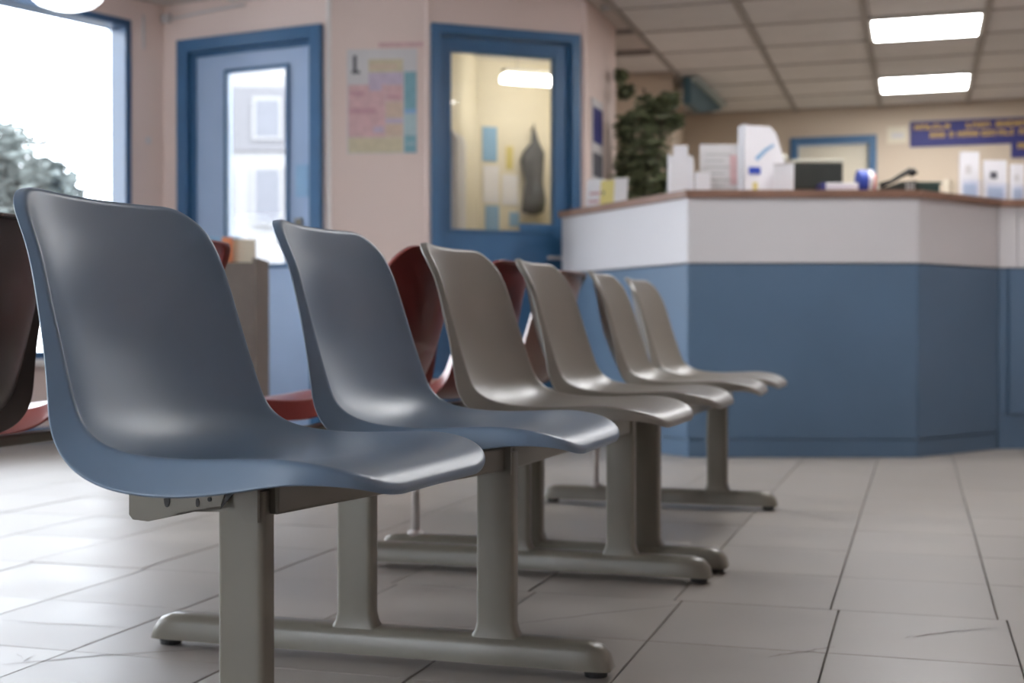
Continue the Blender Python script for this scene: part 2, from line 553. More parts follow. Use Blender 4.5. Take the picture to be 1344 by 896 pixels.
def frame_ring(mb, x0, x1, z1, w, y0, y1, z0=0.0, bottom=False):
    mb.box(x0, x0 + w, y0, y1, z0, z1, .004).box(x1 - w, x1, y0, y1, z0, z1, .004)
    mb.box(x0 + w, x1 - w, y0, y1, z1 - w, z1, .004)
    if bottom:
        mb.box(x0 + w, x1 - w, y0, y1, z0, z0 + w, .004)
    return mb


# door_1: glazed blue door to the street
t = empty('door_1', (P0.x, P0.y, 0), a1)
tag(t, 'blue painted door with a tall narrow glass pane beside the window', kind='structure')
frame_ring(MB(), 0.12, 1.126, 2.31, 0.075, -0.035, 0.13).build('door_frame', 'frame_blue', t)
frame_ring(MB(), 0.195, 1.051, 2.235, 0.025, 0.012, 0.05).build('stop_bead', 'frame_blue', t)
lf = MB()
lf.box(0.20, 0.44, 0.03, 0.075, 0.01, 2.23).box(0.862, 1.046, 0.03, 0.075, 0.01, 2.23)
lf.box(0.44, 0.862, 0.03, 0.075, 0.01, 0.98).box(0.44, 0.862, 0.03, 0.075, 2.105, 2.23)
leaf = lf.build('door_leaf', 'door_blue_sheen', t)
frame_ring(MB(), 0.425, 0.877, 2.12, 0.022, 0.016, 0.032, 0.965, True).build('glazing_bead', 'frame_blue', leaf)
bx('pane', 0.44, 0.862, 0.05, 0.056, 0.98, 2.105, 'glass', t)
hd = bx('lock_plate', 0.915, 0.965, 0.022, 0.03, 1.0, 1.24, 'metal', leaf, .003)
MB().tube([(0.94, 0.028, 1.11), (0.94, -0.025, 1.11), (0.83, -0.03, 1.11)], 0.009).build('handle', 'metal_thin', leaf, True)
ns = bx('notice', 0.925, 1.005, 0.024, 0.029, 1.36, 1.54, 'sky_ink', leaf)  # plain pale blue rectangle on the leaf
ns['label'] = 'small pale blue patch on the door'

# door_2: blue door with a large pane, an office behind it
t = empty('door_2', (P2.x, P2.y, 0), a3)
tag(t, 'dark blue door with a large glass pane behind the reception desk end', kind='structure')
frame_ring(MB(), 0.013, 0.906, 2.305, 0.055, -0.03, 0.13).build('door_frame', 'frame_blue', t)
lf = MB()
lf.box(0.07, 0.135, 0.02, 0.065, 0.01, 2.245).box(0.755, 0.85, 0.02, 0.065, 0.01, 2.245)
lf.box(0.135, 0.755, 0.02, 0.065, 0.01, 1.17).box(0.135, 0.755, 0.02, 0.065, 2.165, 2.245)
leaf = lf.build('door_leaf', 'frame_blue', t)
frame_ring(MB(), 0.122, 0.768, 2.178, 0.016, 0.008, 0.022, 1.157, True).build('glazing_bead', 'frame_blue', leaf)
bx('pane', 0.135, 0.755, 0.04, 0.046, 1.17, 2.165, 'glass', t)
MB().tube([(0.80, 0.02, 1.02), (0.80, -0.03, 1.02), (0.70, -0.034, 1.02)], 0.009).build('handle', 'metal_thin', leaf, True)
bx('closer_box', 0.545, 0.75, 0.0, 0.018, 1.172, 1.215, 'frame_blue', leaf, .004)

# office behind door_2 (local frame of the door wall)
of = empty('office_room', (P2.x, P2.y, 0), a3)
tag(of, 'small cream painted office seen through the large door pane', kind='structure')
def seg_box(x0, y0, x1, y1, z0, z1, th, name, m, parent):
    L = math.hypot(x1 - x0, y1 - y0)
    mx = Matrix.Translation((x0, y0, 0)) @ Matrix.Rotation(math.atan2(y1 - y0, x1 - x0), 4, 'Z')
    return MB().box(0, L, 0, th, z0, z1, mx=mx).build(name, m, parent)
seg_box(-0.02, 0.16, 0.86, 1.72, 0, 2.5, 0.05, 'cream_wall', 'wall_cream', of)
seg_box(0.84, 1.72, 1.78, 1.72, 0, 2.5, 0.05, 'cream_wall', 'wall_cream', of)
seg_box(1.74, 1.72, 0.96, 0.17, 0, 2.5, 0.05, 'cream_wall', 'wall_cream', of)
MB().prism([(-.02, .14), (.93, .14), (1.76, 1.74), (.84, 1.74)], 2.5, 2.55).build('office_ceiling', 'ceil_panel', of)
MB().prism([(-.02, .14), (.93, .14), (1.76, 1.74), (.84, 1.74)], -0.05, 0.0).build('office_floor', 'tile', of)
def off(name, x0, x1, y0, y1, z0, z1, m, label, cat, group=None, bevel=0.0):
    o = bx(name, x0, x1, y0, y1, z0, z1, m, None, bevel)
    o.location = (P2.x, P2.y, 0); o.rotation_euler = (0, 0, a3)
    return tag(o, label, cat, group)
off('paper_sheet', 0.90, 1.005, 1.710, 1.718, 1.79, 2.03, 'sky_ink', 'blue paper sheet pinned highest on the office wall', 'paper')
off('paper_sheet', 0.905, 1.02, 1.710, 1.718, 1.50, 1.76, 'paper', 'white paper sheet pinned under the blue office sheet', 'paper')
off('paper_sheet', 1.045, 1.16, 1.710, 1.718, 1.49, 1.70, 'paper', 'white paper sheet pinned below the small yellow note', 'paper')
off('paper_sheet', 0.92, 1.02, 1.710, 1.718, 1.24, 1.48, 'sky_ink', 'blue paper sheet pinned lowest on the office wall', 'paper')
off('paper_note', 1.075, 1.125, 1.710, 1.718, 1.74, 1.90, 'paper_yellow', 'small yellow note pinned on the office wall', 'note')
off('paper_sheet', 1.10, 1.17, 1.710, 1.718, 1.34, 1.44, 'sky_ink', 'small blue card pinned low beside the hanging coat', 'paper')
# white cupboard door on the slanted office wall
mx = Matrix.Translation((-0.02, 0.16, 0)) @ Matrix.Rotation(math.atan2(1.56, 0.88), 4, 'Z')
t = empty('office_cupboard', (P2.x, P2.y, 0), a3)
tag(t, 'tall white cupboard standing against the cream office wall', 'cupboard')
MB().box(0.78, 1.12, -0.05, -0.002, 0, 1.85, .004, mx).build('body', 'paper', t)
MB().box(0.80, 1.10, -0.062, -0.051, 0.06, 1.82, .003, mx).build('door', 'paper', t)
# hanging grey coat and its hook
t = empty('hanging_coat', (P2.x, P2.y, 0), a3)
tag(t, 'dark grey coat hanging from a hook on the office wall', 'coat')
c = MB()
prof = [(2.02, .012), (1.93, .03), (1.86, .075), (1.80, .085), (1.65, .07), (1.52, .085), (1.44, .075), (1.42, .02)]
rings = []
for k, (z, w) in enumerate(prof):
    rings.append([c.bm.verts.new((1.265 + .01 * math.sin(k * 1.7) + w * math.cos(2 * math.pi * j / 14) * (1 + .12 * math.sin(3 * j + k)), 1.67 + min(.04, w * .55) * math.sin(2 * math.pi * j / 14), z)) for j in range(14)])
for a, b in zip(rings[:-1], rings[1:]):
    for j in range(14):
        c.bm.faces.new((a[j], a[(j + 1) % 14], b[(j + 1) % 14], b[j]))
c.bm.faces.new(rings[0]); c.bm.faces.new(rings[-1][::-1])
c.build('coat_cloth', 'coat', t, True)
MB().tube([(1.265, 1.718, 2.03), (1.265, 1.67, 2.03), (1.265, 1.665, 2.06)], .008).build('hook', 'metal', t, True)
t = empty('office_lamp', (P2.x, P2.y, 0), a3)
tag(t, 'long glowing lamp hanging in the office behind the glass', 'lamp')
bx('diffuser', 0.87, 1.42, 1.15, 1.27, 2.25, 2.30, 'lamp_office', t, .012)
bx('lamp_body', 0.87, 1.42, 1.17, 1.25, 2.301, 2.34, 'lamp_frame', t, .004)
for hx_ in (.97, 1.32):
    MB().tube([(hx_, 1.21, 2.34), (hx_, 1.21, 2.5)], .006).build('hanger', 'lamp_frame', t)

# door_3 in the far wall
t = empty('door_3', (F0.x, F0.y, 0), a8)
tag(t, 'plain beige door in a blue frame in the far wall', kind='structure')
frame_ring(MB(), 0.93, 1.65, 2.27, 0.065, -0.025, 0.15).build('door_frame', 'frame_blue', t)
lf = bx('door_leaf', 0.997, 1.583, 0.04, 0.085, 0.01, 2.20, 'wall_cream', t)
MB().tube([(1.53, 0.04, 1.03), (1.53, -0.01, 1.03), (1.43, -0.014, 1.03)], 0.009).build('handle', 'metal_thin', lf, True)

# ------------------------------------------------------------------ outside
g = bx('ground_outside', -40, 6, 5, 45, -0.35, -0.16, 'ground_out')
g.location = (-6, 0, 0)
tag(g, 'pale pavement outside the window', kind='structure')

t = empty('apartment_building', (-11.93, 22.49, -0.16), R(18))
tag(t, 'pale apartment building seen through the narrow door pane', 'building')
bx('wall', -2.4, 2.4, 0, 6, 0, 9.5, 'facade', t)
bx('grey_band', -2.4, 2.4, -0.06, -0.001, 4.15, 5.35, 'facade_grey', t)
for row, (z0, z1) in enumerate(((0.9, 2.1), (2.75, 3.85), (4.35, 5.15), (6.2, 7.4), (8.0, 9.0))):
    for cx in (-1.75, -0.75, 0.25, 1.25):
        w = bx('window', cx - .28, cx + .28, -0.10, -0.062 if row == 2 else -.001, z0, z1, 'facade', t)
        bx('pane', cx - .22, cx + .22, -0.11, -0.101, z0 + .06, z1 - .06, 'facade_glass', w)
bx('roof', -2.6, 2.6, -0.2, 6.2, 9.5, 9.7, 'facade_grey', t)


def leaf_cloud(mb, n, centre, rx, ry, rz, size, shell=0.35, blobs=None, xmin=-99):
    for k in range(n):
        if blobs:
            c, br = random.choice(blobs)
            v = Vector((random.gauss(0, 1), random.gauss(0, 1), random.gauss(0, 1))).normalized() * br * random.uniform(shell, 1) ** .6
            q = Vector(c) + v
            if q.x < xmin:
                q.x = xmin + random.uniform(0, .05)
        else:
            v = Vector((random.gauss(0, 1), random.gauss(0, 1), random.gauss(0, 1))).normalized() * random.uniform(shell, 1) ** .6
            q = Vector(centre) + Vector((v.x * rx, v.y * ry, v.z * rz))
        s = size * random.uniform(.6, 1.25)
        mx = Matrix.Translation(q) @ Matrix.Rotation(random.uniform(0, 6.28), 4, 'Z') @ Matrix.Rotation(random.uniform(-1.2, 1.2), 4, 'X') @ Matrix.Rotation(random.uniform(-.6, .6), 4, 'Y')
        pts = [(-s, 0, 0), (-.35 * s, -.36 * s, .06 * s), (.4 * s, -.3 * s, .05 * s), (s, 0, -.12 * s), (.4 * s, .3 * s, .05 * s), (-.35 * s, .36 * s, .06 * s)]
        vv = [mb.bm.verts.new(mx @ Vector(a)) for a in pts]
        mb.bm.faces.new((vv[0], vv[1], vv[2], vv[3]))
        mb.bm.faces.new((vv[0], vv[3], vv[4], vv[5]))

t = empty('garden_tree', (-9.25, 11.85, -0.16))
tag(t, 'pale sunlit tree outside the large window', 'tree')
f = MB()
blobs = [((random.uniform(-.7, .55), random.uniform(-.5, .5), random.uniform(1.0, 2.5)), random.uniform(.22, .42)) for k in range(26)]
blobs += [((0.05, 0, 2.75), .25), ((.45, .1, 2.3), .28), ((.6, .0, 1.8), .25)]
leaf_cloud(f, 5200, None, 0, 0, 0, .085, .1, blobs)
tag(f.build('foliage', 'leaf_out', t), kind='stuff')
MB().tube([(0, 0, 0), (.03, .02, .9), (-.02, 0, 1.6), (.03, .0, 2.5)], [.09, .07, .05, .02]).build('trunk', 'bark_out', t, True)

# ------------------------------------------------------------------ wall fittings
def on_wall(o, base, ang):
    o.location = (base.x, base.y, 0)
    o.rotation_euler = (0, 0, ang)
    return o

# information poster
t = on_wall(empty('wall_poster'), P1, a2)
tag(t, 'colourful pink, ochre and teal information poster between the two blue doors', 'poster')
x0, x1, z0, z1 = 0.103, 0.495, 1.585, 2.165
bx('backing_sheet', x0, x1, -0.006, -0.0005, z0, z1, 'paper_grey', t)
def pr(name, fx0, fx1, fz0, fz1, m, dy=0.0):
    X0, X1 = x0 + (x1 - x0) * fx0, x0 + (x1 - x0) * fx1
    Z1, Z0 = z1 - (z1 - z0) * fz0, z1 - (z1 - z0) * fz1
    bx(name, X0, X1, -0.0078 - dy, -0.0062 - dy, Z0, Z1, m, t)
pr('print_block', 0.02, 0.55, 0.34, 0.84, 'pink')
pr('print_block', 0.31, 0.80, 0.10, 0.22, 'ochre')
pr('print_block', 0.31, 0.80, 0.225, 0.34, 'lilac')
pr('print_block', 0.555, 0.80, 0.345, 0.50, 'pink')
pr('print_block', 0.555, 0.80, 0.505, 0.66, 'peach_print')
pr('print_block', 0.555, 0.80, 0.665, 0.71, 'lilac')
pr('print_block', 0.555, 0.80, 0.715, 0.84, 'peach_print')
pr('print_block', 0.02, 0.80, 0.845, 0.99, 'ochre')
pr('print_block', 0.82, 0.99, 0.22, 0.62, 'teal')
pr('print_block', 0.82, 0.99, 0.625, 0.82, 'pale_teal')
pr('print_block', 0.82, 0.99, 0.825, 0.99, 'teal')
pr('headline', 0.02, 0.42, 0.56, 0.62, 'rose', .002)
pr('headline', 0.05, 0.26, 0.40, 0.45, 'rose', .002)
pr('headline', 0.58, 0.78, 0.44, 0.475, 'rose', .002)
pr('headline', 0.33, 0.72, 0.15, 0.185, 'peach_print', .002)
pr('headline', 0.32, 0.50, 0.335, 0.40, 'lilac', .002)
pr('headline', 0.38, 0.53, 0.74, 0.80, 'lilac', .002)
pr('headline', 0.84, 0.97, 0.90, 0.915, 'pale_teal', .002)
pr('headline', 0.82, 0.99, 0.575, 0.62, 'sky_ink', .002)
pr('figure_print', 0.09, 0.14, 0.06, 0.22, 'ink', .002)
pr('figure_print', 0.07, 0.19, 0.205, 0.235, 'ink', .002)
o = on_wall(bx('paper_strip', 0.28, 0.53, -0.005, -0.0005, 2.175, 2.20, 'pink'), P1, a2)
tag(o, 'narrow pink paper strip above the information poster', 'paper strip')

# cable clipped along the top of the door wall
t = on_wall(empty('wall_cable'), P0, a1)
tag(t, 'thin grey cable clipped along the wall above the paned door', 'cable')
MB().tube([(0.02, -0.012, 2.445), (0.15, -0.012, 2.45), (0.3, -0.012, 2.462), (0.6, -0.012, 2.475)], .007, 8).build('cable_run', 'paper_grey', t, True)
bx('clip_box', -0.0, 0.06, -0.03, -0.001, 2.425, 2.475, 'paper_grey', t, .004)
o = on_wall(bx('cord_end', 7.84, 7.852, -0.014, -0.001, 2.25, 2.45, 'paper_grey', None, .002), L1, aL)
tag(o, 'short grey blind cord hanging at the window corner', 'cord')
o = on_wall(bx('wall_switch', 7.86, 7.90, -0.012, -0.001, 1.70, 1.74, 'paper_grey', None, .004), L1, aL)
tag(o, 'small pale switch on the wall between window and door', 'switch')

# dome lamp near the window
t = empty('dome_lamp', (-4.30, 6.02, CEIL))
tag(t, 'round white glowing dome lamp on the ceiling by the window', 'ceiling light')
MB().lathe([(.205, -0.075), (.205, -0.045)], 32).build('lamp_base', 'lamp_frame', t)
MB().lathe([(.02, -.20), (.09, -.195), (.145, -.175), (.185, -.14), (.20, -.0755)], 32).build('lamp_shade', 'lamp_cool', t, True)
MB().tube([(0, 0, -.045), (0, 0, .03)], .02).build('stem', 'lamp_frame', t)

# notice on the return wall by the desk
t = on_wall(empty('dark_notice'), P3, a4)
tag(t, 'tall narrow navy and white notice on the wall by the plant', 'notice')
bx('backing_sheet', .15, .42, -0.01, -0.001, 1.48, 1.98, 'paper_grey', t)
bx('print_block', .17, .40, -0.013, -0.0105, 1.72, 1.93, 'navy', t)
bx('print_block', .17, .40, -0.013, -0.0105, 1.52, 1.66, 'ink', t)

# teal sign panel hung from the ceiling in front of the far wall
t = empty('hanging_sign', (-1.64, 9.80, CEIL - .012), R(88))
tag(t, 'slanted teal panel hung under the ceiling near the plant', 'hanging sign')
MB().prism([(0, 0), (1.25, 0), (1.25, -.05), (.45, -.20), (0, -.20)], -.03, .03, Matrix.Rotation(R(90), 4, 'X')).build('panel', 'teal_sign', t)
MB().box(0, 1.25, -.075, -.0305, -.03, 0).build('edge_strip', 'pale_edge', t)

# far wall: banner, small plate
t = on_wall(empty('banner'), F0, a8)
tag(t, 'long navy banner with gold lettering on the far wall', 'banner')
bx('banner_cloth', 1.92, 4.4, -0.012, -0.001, 2.15, 2.365, 'navy', t)
bx('banner_cloth', 2.72, 4.4, -0.012, -0.001, 2.03, 2.149, 'navy', t)
def words(z, h, spans):
    for (a, b) in spans:
        c = MB()
        x = a
        while x < b - 0.01:
            w = random.uniform(.036, .048)
            xe = min(x + w, b)
            k = random.randint(0, 3)
            c.box(x, x + .015, -0.016, -0.0125, z, z + h)
            if k in (0, 1): c.box(x + .015, xe, -0.016, -0.0125, z + h - .015, z + h)
            if k in (0, 2): c.box(x + .015, xe, -0.016, -0.0125, z, z + .015)
            if k in (1, 3): c.box(xe - .015, xe, -0.016, -0.0125, z, z + h)
            if k == 3: c.box(x + .015, xe - .015, -0.016, -0.0125, z + h * .42, z + h * .42 + .014)
            x = xe + .006
        c.build('gold_word', 'gold', t)
words(2.292, .046, ((1.955, 2.24), (2.37, 2.56), (2.60, 2.90), (2.95, 3.4), (3.48, 3.9)))
words(2.222, .046, ((2.08, 2.20), (2.235, 2.27), (2.30, 2.46), (2.49, 2.60), (2.62, 2.74), (2.78, 3.1), (3.2, 3.6)))
words(2.105, .046, ((2.77, 2.90), (2.95, 3.3)))
t = on_wall(empty('door_plate'), F0, a8)
tag(t, 'small white sign on the far wall between door frame and banner', 'sign')
bx('plate', 1.735, 1.90, -0.008, -0.001, 2.19, 2.33, 'paper_cream', t)
bx('print', 1.77, 1.87, -0.010, -0.0085, 2.235, 2.275, 'paper_grey', t)

# ------------------------------------------------------------------ seat shell
def seat_shell_mesh():
    crest = [(-.268, .790), (-.249, .745), (-.229, .70), (-.203, .614), (-.174, .525), (-.158, .488), (-.132, .466), (-.094, .455), (-.05, .4505), (0, .4495),
             (.06, .452), (.11, .454), (.15, .452), (.185, .445), (.212, .433), (.228, .418)]
    cc_ = [.030, .044, .056, .065, .057, .051, .046, .038, .028, .021, .018, .014, .009, .004, -.001, -.002]
    fd_ = [.018, .018, .018, .022, .032, .042, .050, .055, .053, .051, .045, .038, .029, .021, .015, .012]
    # dense Catmull-Rom sampling
    pts = np.array([(a[0], a[1], c, f) for a, c, f in zip(crest, cc_, fd_)])
    ext = np.vstack([2 * pts[0] - pts[1], pts, 2 * pts[-1] - pts[-2]])
    dense = []
    for i in range(1, len(ext) - 2):
        p0, p1, p2, p3 = ext[i - 1:i + 3]
        for s in np.linspace(0, 1, 12, endpoint=False):
            dense.append(.5 * ((2 * p1) + (-p0 + p2) * s + (2 * p0 - 5 * p1 + 4 * p2 - p3) * s * s + (-p0 + 3 * p1 - 3 * p2 + p3) * s ** 3))
    dense.append(pts[-1])
    dense = np.array(dense)
    L = np.concatenate([[0], np.cumsum(np.hypot(*np.diff(dense[:, :2], axis=0).T))])
    tot = L[-1]
    R1, R2 = .058, .105           # corner radii: back top, seat front
    e = [0, .003, .009, .018, .030, .044, .058]
    e2 = [0, .004, .013, .027, .046, .072, .105]
    mid = list(np.linspace(.058, tot - .105, 25))
    rows = e + mid[1:-1] + [tot - k for k in e2[::-1]]
    Wd = .226
    NC = 19
    grid = []
    fdr = []
    for l in rows:
        row = [np.interp(l, L, dense[:, k]) for k in range(4)]
        la, lb = max(0, l - .006), min(tot, l + .006)
        tx = np.interp(lb, L, dense[:, 0]) - np.interp(la, L, dense[:, 0])
        tz = np.interp(lb, L, dense[:, 1]) - np.interp(la, L, dense[:, 1])
        n = math.hypot(tx, tz)
        tx, tz = tx / n, tz / n
        N = (-tz, tx)                      # towards the sitter: forward / up
        wmax = np.interp(l, (0, .10, .22, .32, .42, .60, .80), (.196, .203, .209, .215, .222, .224, .224))
        w = wmax
        if l < R1:
            w = wmax - R1 + math.sqrt(max(0, R1 * R1 - (R1 - l) ** 2))
        if l > tot - R2:
            q = tot - l
            w = wmax - R2 + math.sqrt(max(0, R2 * R2 - (R2 - q) ** 2))
        r_ = []
        for j in range(NC):
            s = math.sin((j / (NC - 1) * 2 - 1) * math.pi / 2 * .92) / math.sin(math.pi / 2 * .92)
            v = w * s
            k = 1 - (.84 * abs(v / wmax) ** 2.0 + .16 * abs(v / wmax) ** 9)
            cr = .002 * max(0, 1 - l / .12) ** 1.5 * (1 - (v / wmax) ** 2)
            r_.append((row[0] - N[0] * row[2] * k - tx * cr, v, row[1] - N[1] * row[2] * k - tz * cr))
        grid.append(r_)
        fdr.append(row[3])
    G = np.array(grid)
    NR = len(rows)
    # vertex normals
    du = np.gradient(G, axis=0)
    dv = np.gradient(G, axis=1)
    Nn = np.cross(du, dv)
    Nn /= np.linalg.norm(Nn, axis=2, keepdims=True) + 1e-9
    if Nn[NR // 2, NC // 2, 2] < 0:
        Nn = -Nn
    if Nn[6, NC // 2, 0] < 0:
        Nn = -Nn
    verts = [tuple(q) for q in G.reshape(-1, 3)]
    faces = []
    idx = lambda i, j: i * NC + j
    for i in range(NR - 1):
        for j in range(NC - 1):
            faces.append((idx(i, j), idx(i, j + 1), idx(i + 1, j + 1), idx(i + 1, j)))
    loop = [(0, j) for j in range(NC)] + [(i, NC - 1) for i in range(1, NR)] + [(NR - 1, j) for j in range(NC - 2, -1, -1)] + [(i, 0) for i in range(NR - 2, 0, -1)]
    n = len(loop)
    LP = np.array([G[a] for a in loop])
    LN = np.array([Nn[a] for a in loop])
    LF = np.array([fdr[a[0]] for a in loop])
    T = np.roll(LP, -1, 0) - np.roll(LP, 1, 0)
    T /= np.linalg.norm(T, axis=1, keepdims=True)
    B = np.cross(T, LN)
    B /= np.linalg.norm(B, axis=1, keepdims=True)
    ctr = np.array([G[max(0, min(NR - 1, a[0] if 2 < a[0] < NR - 3 else (6 if a[0] < 9 else NR - 8))), NC // 2] for a in loop])
    sgn = np.sign(np.sum(B * (LP - ctr), axis=1))
    B *= np.where(np.sum(sgn) >= 0, 1, -1)
    # smooth the frames round the corners
    for _ in range(2):
        B = .25 * np.roll(B, 1, 0) + .5 * B + .25 * np.roll(B, -1, 0)
        LN = .25 * np.roll(LN, 1, 0) + .5 * LN + .25 * np.roll(LN, -1, 0)
        LF = .25 * np.roll(LF, 1, 0) + .5 * LF + .25 * np.roll(LF, -1, 0)
    B /= np.linalg.norm(B, axis=1, keepdims=True)
    LN /= np.linalg.norm(LN, axis=1, keepdims=True)
    rr = .008
    prev = [idx(*a) for a in loop]
    steps = []
    for th in (30, 58, 80):
        a = R(th)
        steps.append(lambda k, a=a: LP[k] + rr * math.sin(a) * B[k] - rr * (1 - math.cos(a)) * LN[k])
    dirn = lambda k: -LN[k] * math.cos(R(10)) + B[k] * math.sin(R(10))
    last = steps[-1]
    for fr in (.35, .7, .93, 1.0):
        steps.append(lambda k, fr=fr, last=last: last(k) + dirn(k) * max(.002, (LF[k] - rr)) * fr)
    for s in steps:
        cur = []
        for k in range(n):
            verts.append(tuple(s(k)))
            cur.append(len(verts) - 1)
        for k in range(n):
            faces.append((prev[k], prev[(k + 1) % n], cur[(k + 1) % n], cur[k]))
        prev = cur
    me = bpy.data.meshes.new('seat_shell')
    me.from_pydata(verts, [], faces)
    me.update()
    b = bmesh.new()
    b.from_mesh(me)
    bmesh.ops.remove_doubles(b, verts=b.verts, dist=.00005)
    bmesh.ops.recalc_face_normals(b, faces=b.faces)
    b.faces.ensure_lookup_table()
    # make sure the normals point to the sitter
    f = max(b.faces, key=lambda q: -(q.calc_center_median() - Vector((0, 0, .43))).length)
    if f.normal.z < 0:
        bmesh.ops.reverse_faces(b, faces=b.faces)
    b.to_mesh(me)
    b.free()
    for q in me.polygons:
        q.use_smooth = True
    me.materials.append(M['shell_blue'])
    return me


SHELL = seat_shell_mesh()
def seat(parent, x, y, rz, m, label=None):
    o = bpy.data.objects.new('seat_shell', SHELL)
    COL.objects.link(o)
    o.parent = parent
    o.location = (x, y, 0)
    o.rotation_euler = (0, 0, rz)
    o.material_slots[0].link = 'OBJECT'
    o.material_slots[0].material = M[m]
    s = o.modifiers.new('thickness', 'SOLIDIFY')
    s.thickness = .0055
    s.offset = -1
    s.use_even_offset = False
    d = o.modifiers.new('smooth', 'SUBSURF')
    d.levels = 1
    d.render_levels = 2
    if label: o['label'] = label
    return o


# ------------------------------------------------------------------ bench frame parts
def rounded_rect(hx, hy, r, n=4):
    out = []
    for (cx, cy, a0) in ((hx - r, hy - r, 0), (-hx + r, hy - r, 90), (-hx + r, -hy + r, 180), (hx - r, -hy + r, 270)):
        for k in range(n + 1):
            a = R(a0 + 90 * k / n)
            out.append((cx + r * math.cos(a), cy + r * math.sin(a)))
    return out


def foot_mesh(x0, x1):
    """floor beam: rounded top, sloped rounded ends, runs along x"""
    b = MB()
    n = 22
    rings = []
    hw = .030
    for i in range(n + 1):
        f = i / n
        # denser at the ends
        s = .5 - .5 * math.cos(math.pi * f)
        x = x0 + (x1 - x0) * s
        d = min(x - x0, x1 - x)
        k = min(1, max(0, d / .045))
        top = .022 + (.062 - .022) * math.sqrt(max(0, 1 - (1 - k) ** 2))
        w = hw * (.72 + .28 * math.sqrt(max(0, 1 - (1 - k) ** 2)))
        z0 = .014
        sec = [(-w, z0), (-w, top - .016), (-w + .006, top - .005), (-w + .016, top), (w - .016, top), (w - .006, top - .005), (w, top - .016), (w, z0)]
        rings.append([b.bm.verts.new((x, p_, max(z0 + .001, q_) if q_ != z0 else z0)) for p_, q_ in sec])
    for a, c in zip(rings[:-1], rings[1:]):
        for k in range(8):
            b.bm.faces.new((a[k], a[(k + 1) % 8], c[(k + 1) % 8], c[k]))
    b.bm.faces.new(rings[0]); b.bm.faces.new(rings[-1][::-1])
    return b


def upright(parent, x, y, z1=.388, hx=.0345, hy=.019):
    b = MB()
    rings = []
    for (z, g) in ((.052, .014), (.060, .010), (.070, .004), (.085, .0), (z1 - .02, .0), (z1, .0)):
        rings.append([b.bm.verts.new((x + px * (1 + g / hx), y + py * (1 + g / hx * .4), z)) for px, py in rounded_rect(hx, hy, .009)])
    for a, c in zip(rings[:-1], rings[1:]):
        for k in range(len(a)):
            b.bm.faces.new((a[k], a[(k + 1) % len(a)], c[(k + 1) % len(a)], c[k]))
    b.bm.faces.new(rings[0][::-1]); b.bm.faces.new(rings[-1])
    o = b.build('upright', 'metal', parent, True)
    o.data.set_sharp_from_angle(angle=R(35))
    return o


def thin_leg(parent, x, y, z1=.39, z0=.058):
    o = MB().tube([(x, y, z0), (x, y, z1)], .0105, 14).build('rear_leg', 'metal_thin', parent, True)
    MB().lathe([(.022, z0 - .002), (.022, z0 + .006), (.013, z0 + .014)], 18, (x, y)).build('collar', 'metal_thin', o)
    return o


def foot(parent, y, x0, x1, pads=True):
    o = foot_mesh(x0, x1)
    for v in o.bm.verts:
        v.co.y += y
    o = o.build('foot_beam', 'metal', parent, True)
    o.data.set_sharp_from_angle(angle=R(40))
    for x in (x0 + .03, x1 - .03):
        MB().lathe([(.020, .001), (.021, .008), (.019, .0145)], 16, (x, y)).build('foot_pad', 'black', o)
    return o


def cross_arm(parent, x, y, xr, xf, zt=.398, hgt=.056):
    """seat carrier: pressed arm along x, left end rounded down, slots and holes"""
    b = MB()
    L = [(xr, zt), (xf, zt), (xf, zt - hgt * .62), (x - .04, zt - hgt * .70), (x - .075, zt - hgt * .72), (xr + .10, zt - hgt * .72), (xr + .03, zt - hgt), (xr + .006, zt - hgt * .97), (xr, zt - hgt * .85)]
    mx = Matrix.Translation((0, y, 0)) @ Matrix.Rotation(R(90), 4, 'X')
    b.prism(L, -.020, .020, mx)
    o = b.build('seat_carrier', 'metal', parent)
    be = o.modifiers.new('bevel', 'BEVEL'); be.width = .003; be.segments = 2
    return o


def bracket(parent, x, y, zt=.400):
    """folded bracket plates round the top of the upright with black slots and bolt holes"""
    b = MB()
    yy = y - .034
    b.prism([(x - .105, zt - .046), (x - .018, zt - .030), (x - .008, zt), (x - .105, zt)], -.003, .003, Matrix.Translation((0, yy, 0)) @ Matrix.Rotation(R(90), 4, 'X'))
    b.prism([(x - .002, zt), (x + .036, zt), (x + .036, zt - .05), (x + .018, zt - .05), (x + .004, zt - .03)], -.003, .003, Matrix.Translation((0, yy, 0)) @ Matrix.Rotation(R(90), 4, 'X'))
    b.box(x - .105, x + .036, yy + .003, y + .03, zt - .004, zt)
    o = b.build('bracket', 'metal', parent)
    for (hx_, hz, rw, rh) in ((-.098, .024, .0045, .011), (-.052, .027, .0025, .006), (-.034, .022, .003, .003)):
        MB().tube([(0, yy - .0046, 0), (0, yy - .0031, 0)], 1.0, 14).build('bolt_hole', 'black', o)
        q = o.children[-1]
        for v in q.data.vertices:
            v.co.x = x + hx_ + v.co.x * rw
            v.co.z = zt - hz + v.co.z * rh
    MB().prism([(x - .018, zt - .034), (x - .004, zt - .002), (x + .001, zt - .002), (x + .003, zt - .012)], -.0008, .0008, Matrix.Translation((0, yy - .0036, 0)) @ Matrix.Rotation(R(90), 4, 'X')).build('slot', 'black', o)
    return o


def rail(parent, a, b, zt=.398, h=.042, hw=.016):
    a, b = Vector((a[0], a[1], 0)), Vector((b[0], b[1], 0))
    L = (b - a).length
    mx = Matrix.Translation(a) @ Matrix.Rotation(math.atan2(b.y - a.y, b.x - a.x), 4, 'Z')
    o = MB().box(0, L, -hw, hw, zt - h, zt, .004, mx).build('seat_rail', 'metal', parent)
    return o


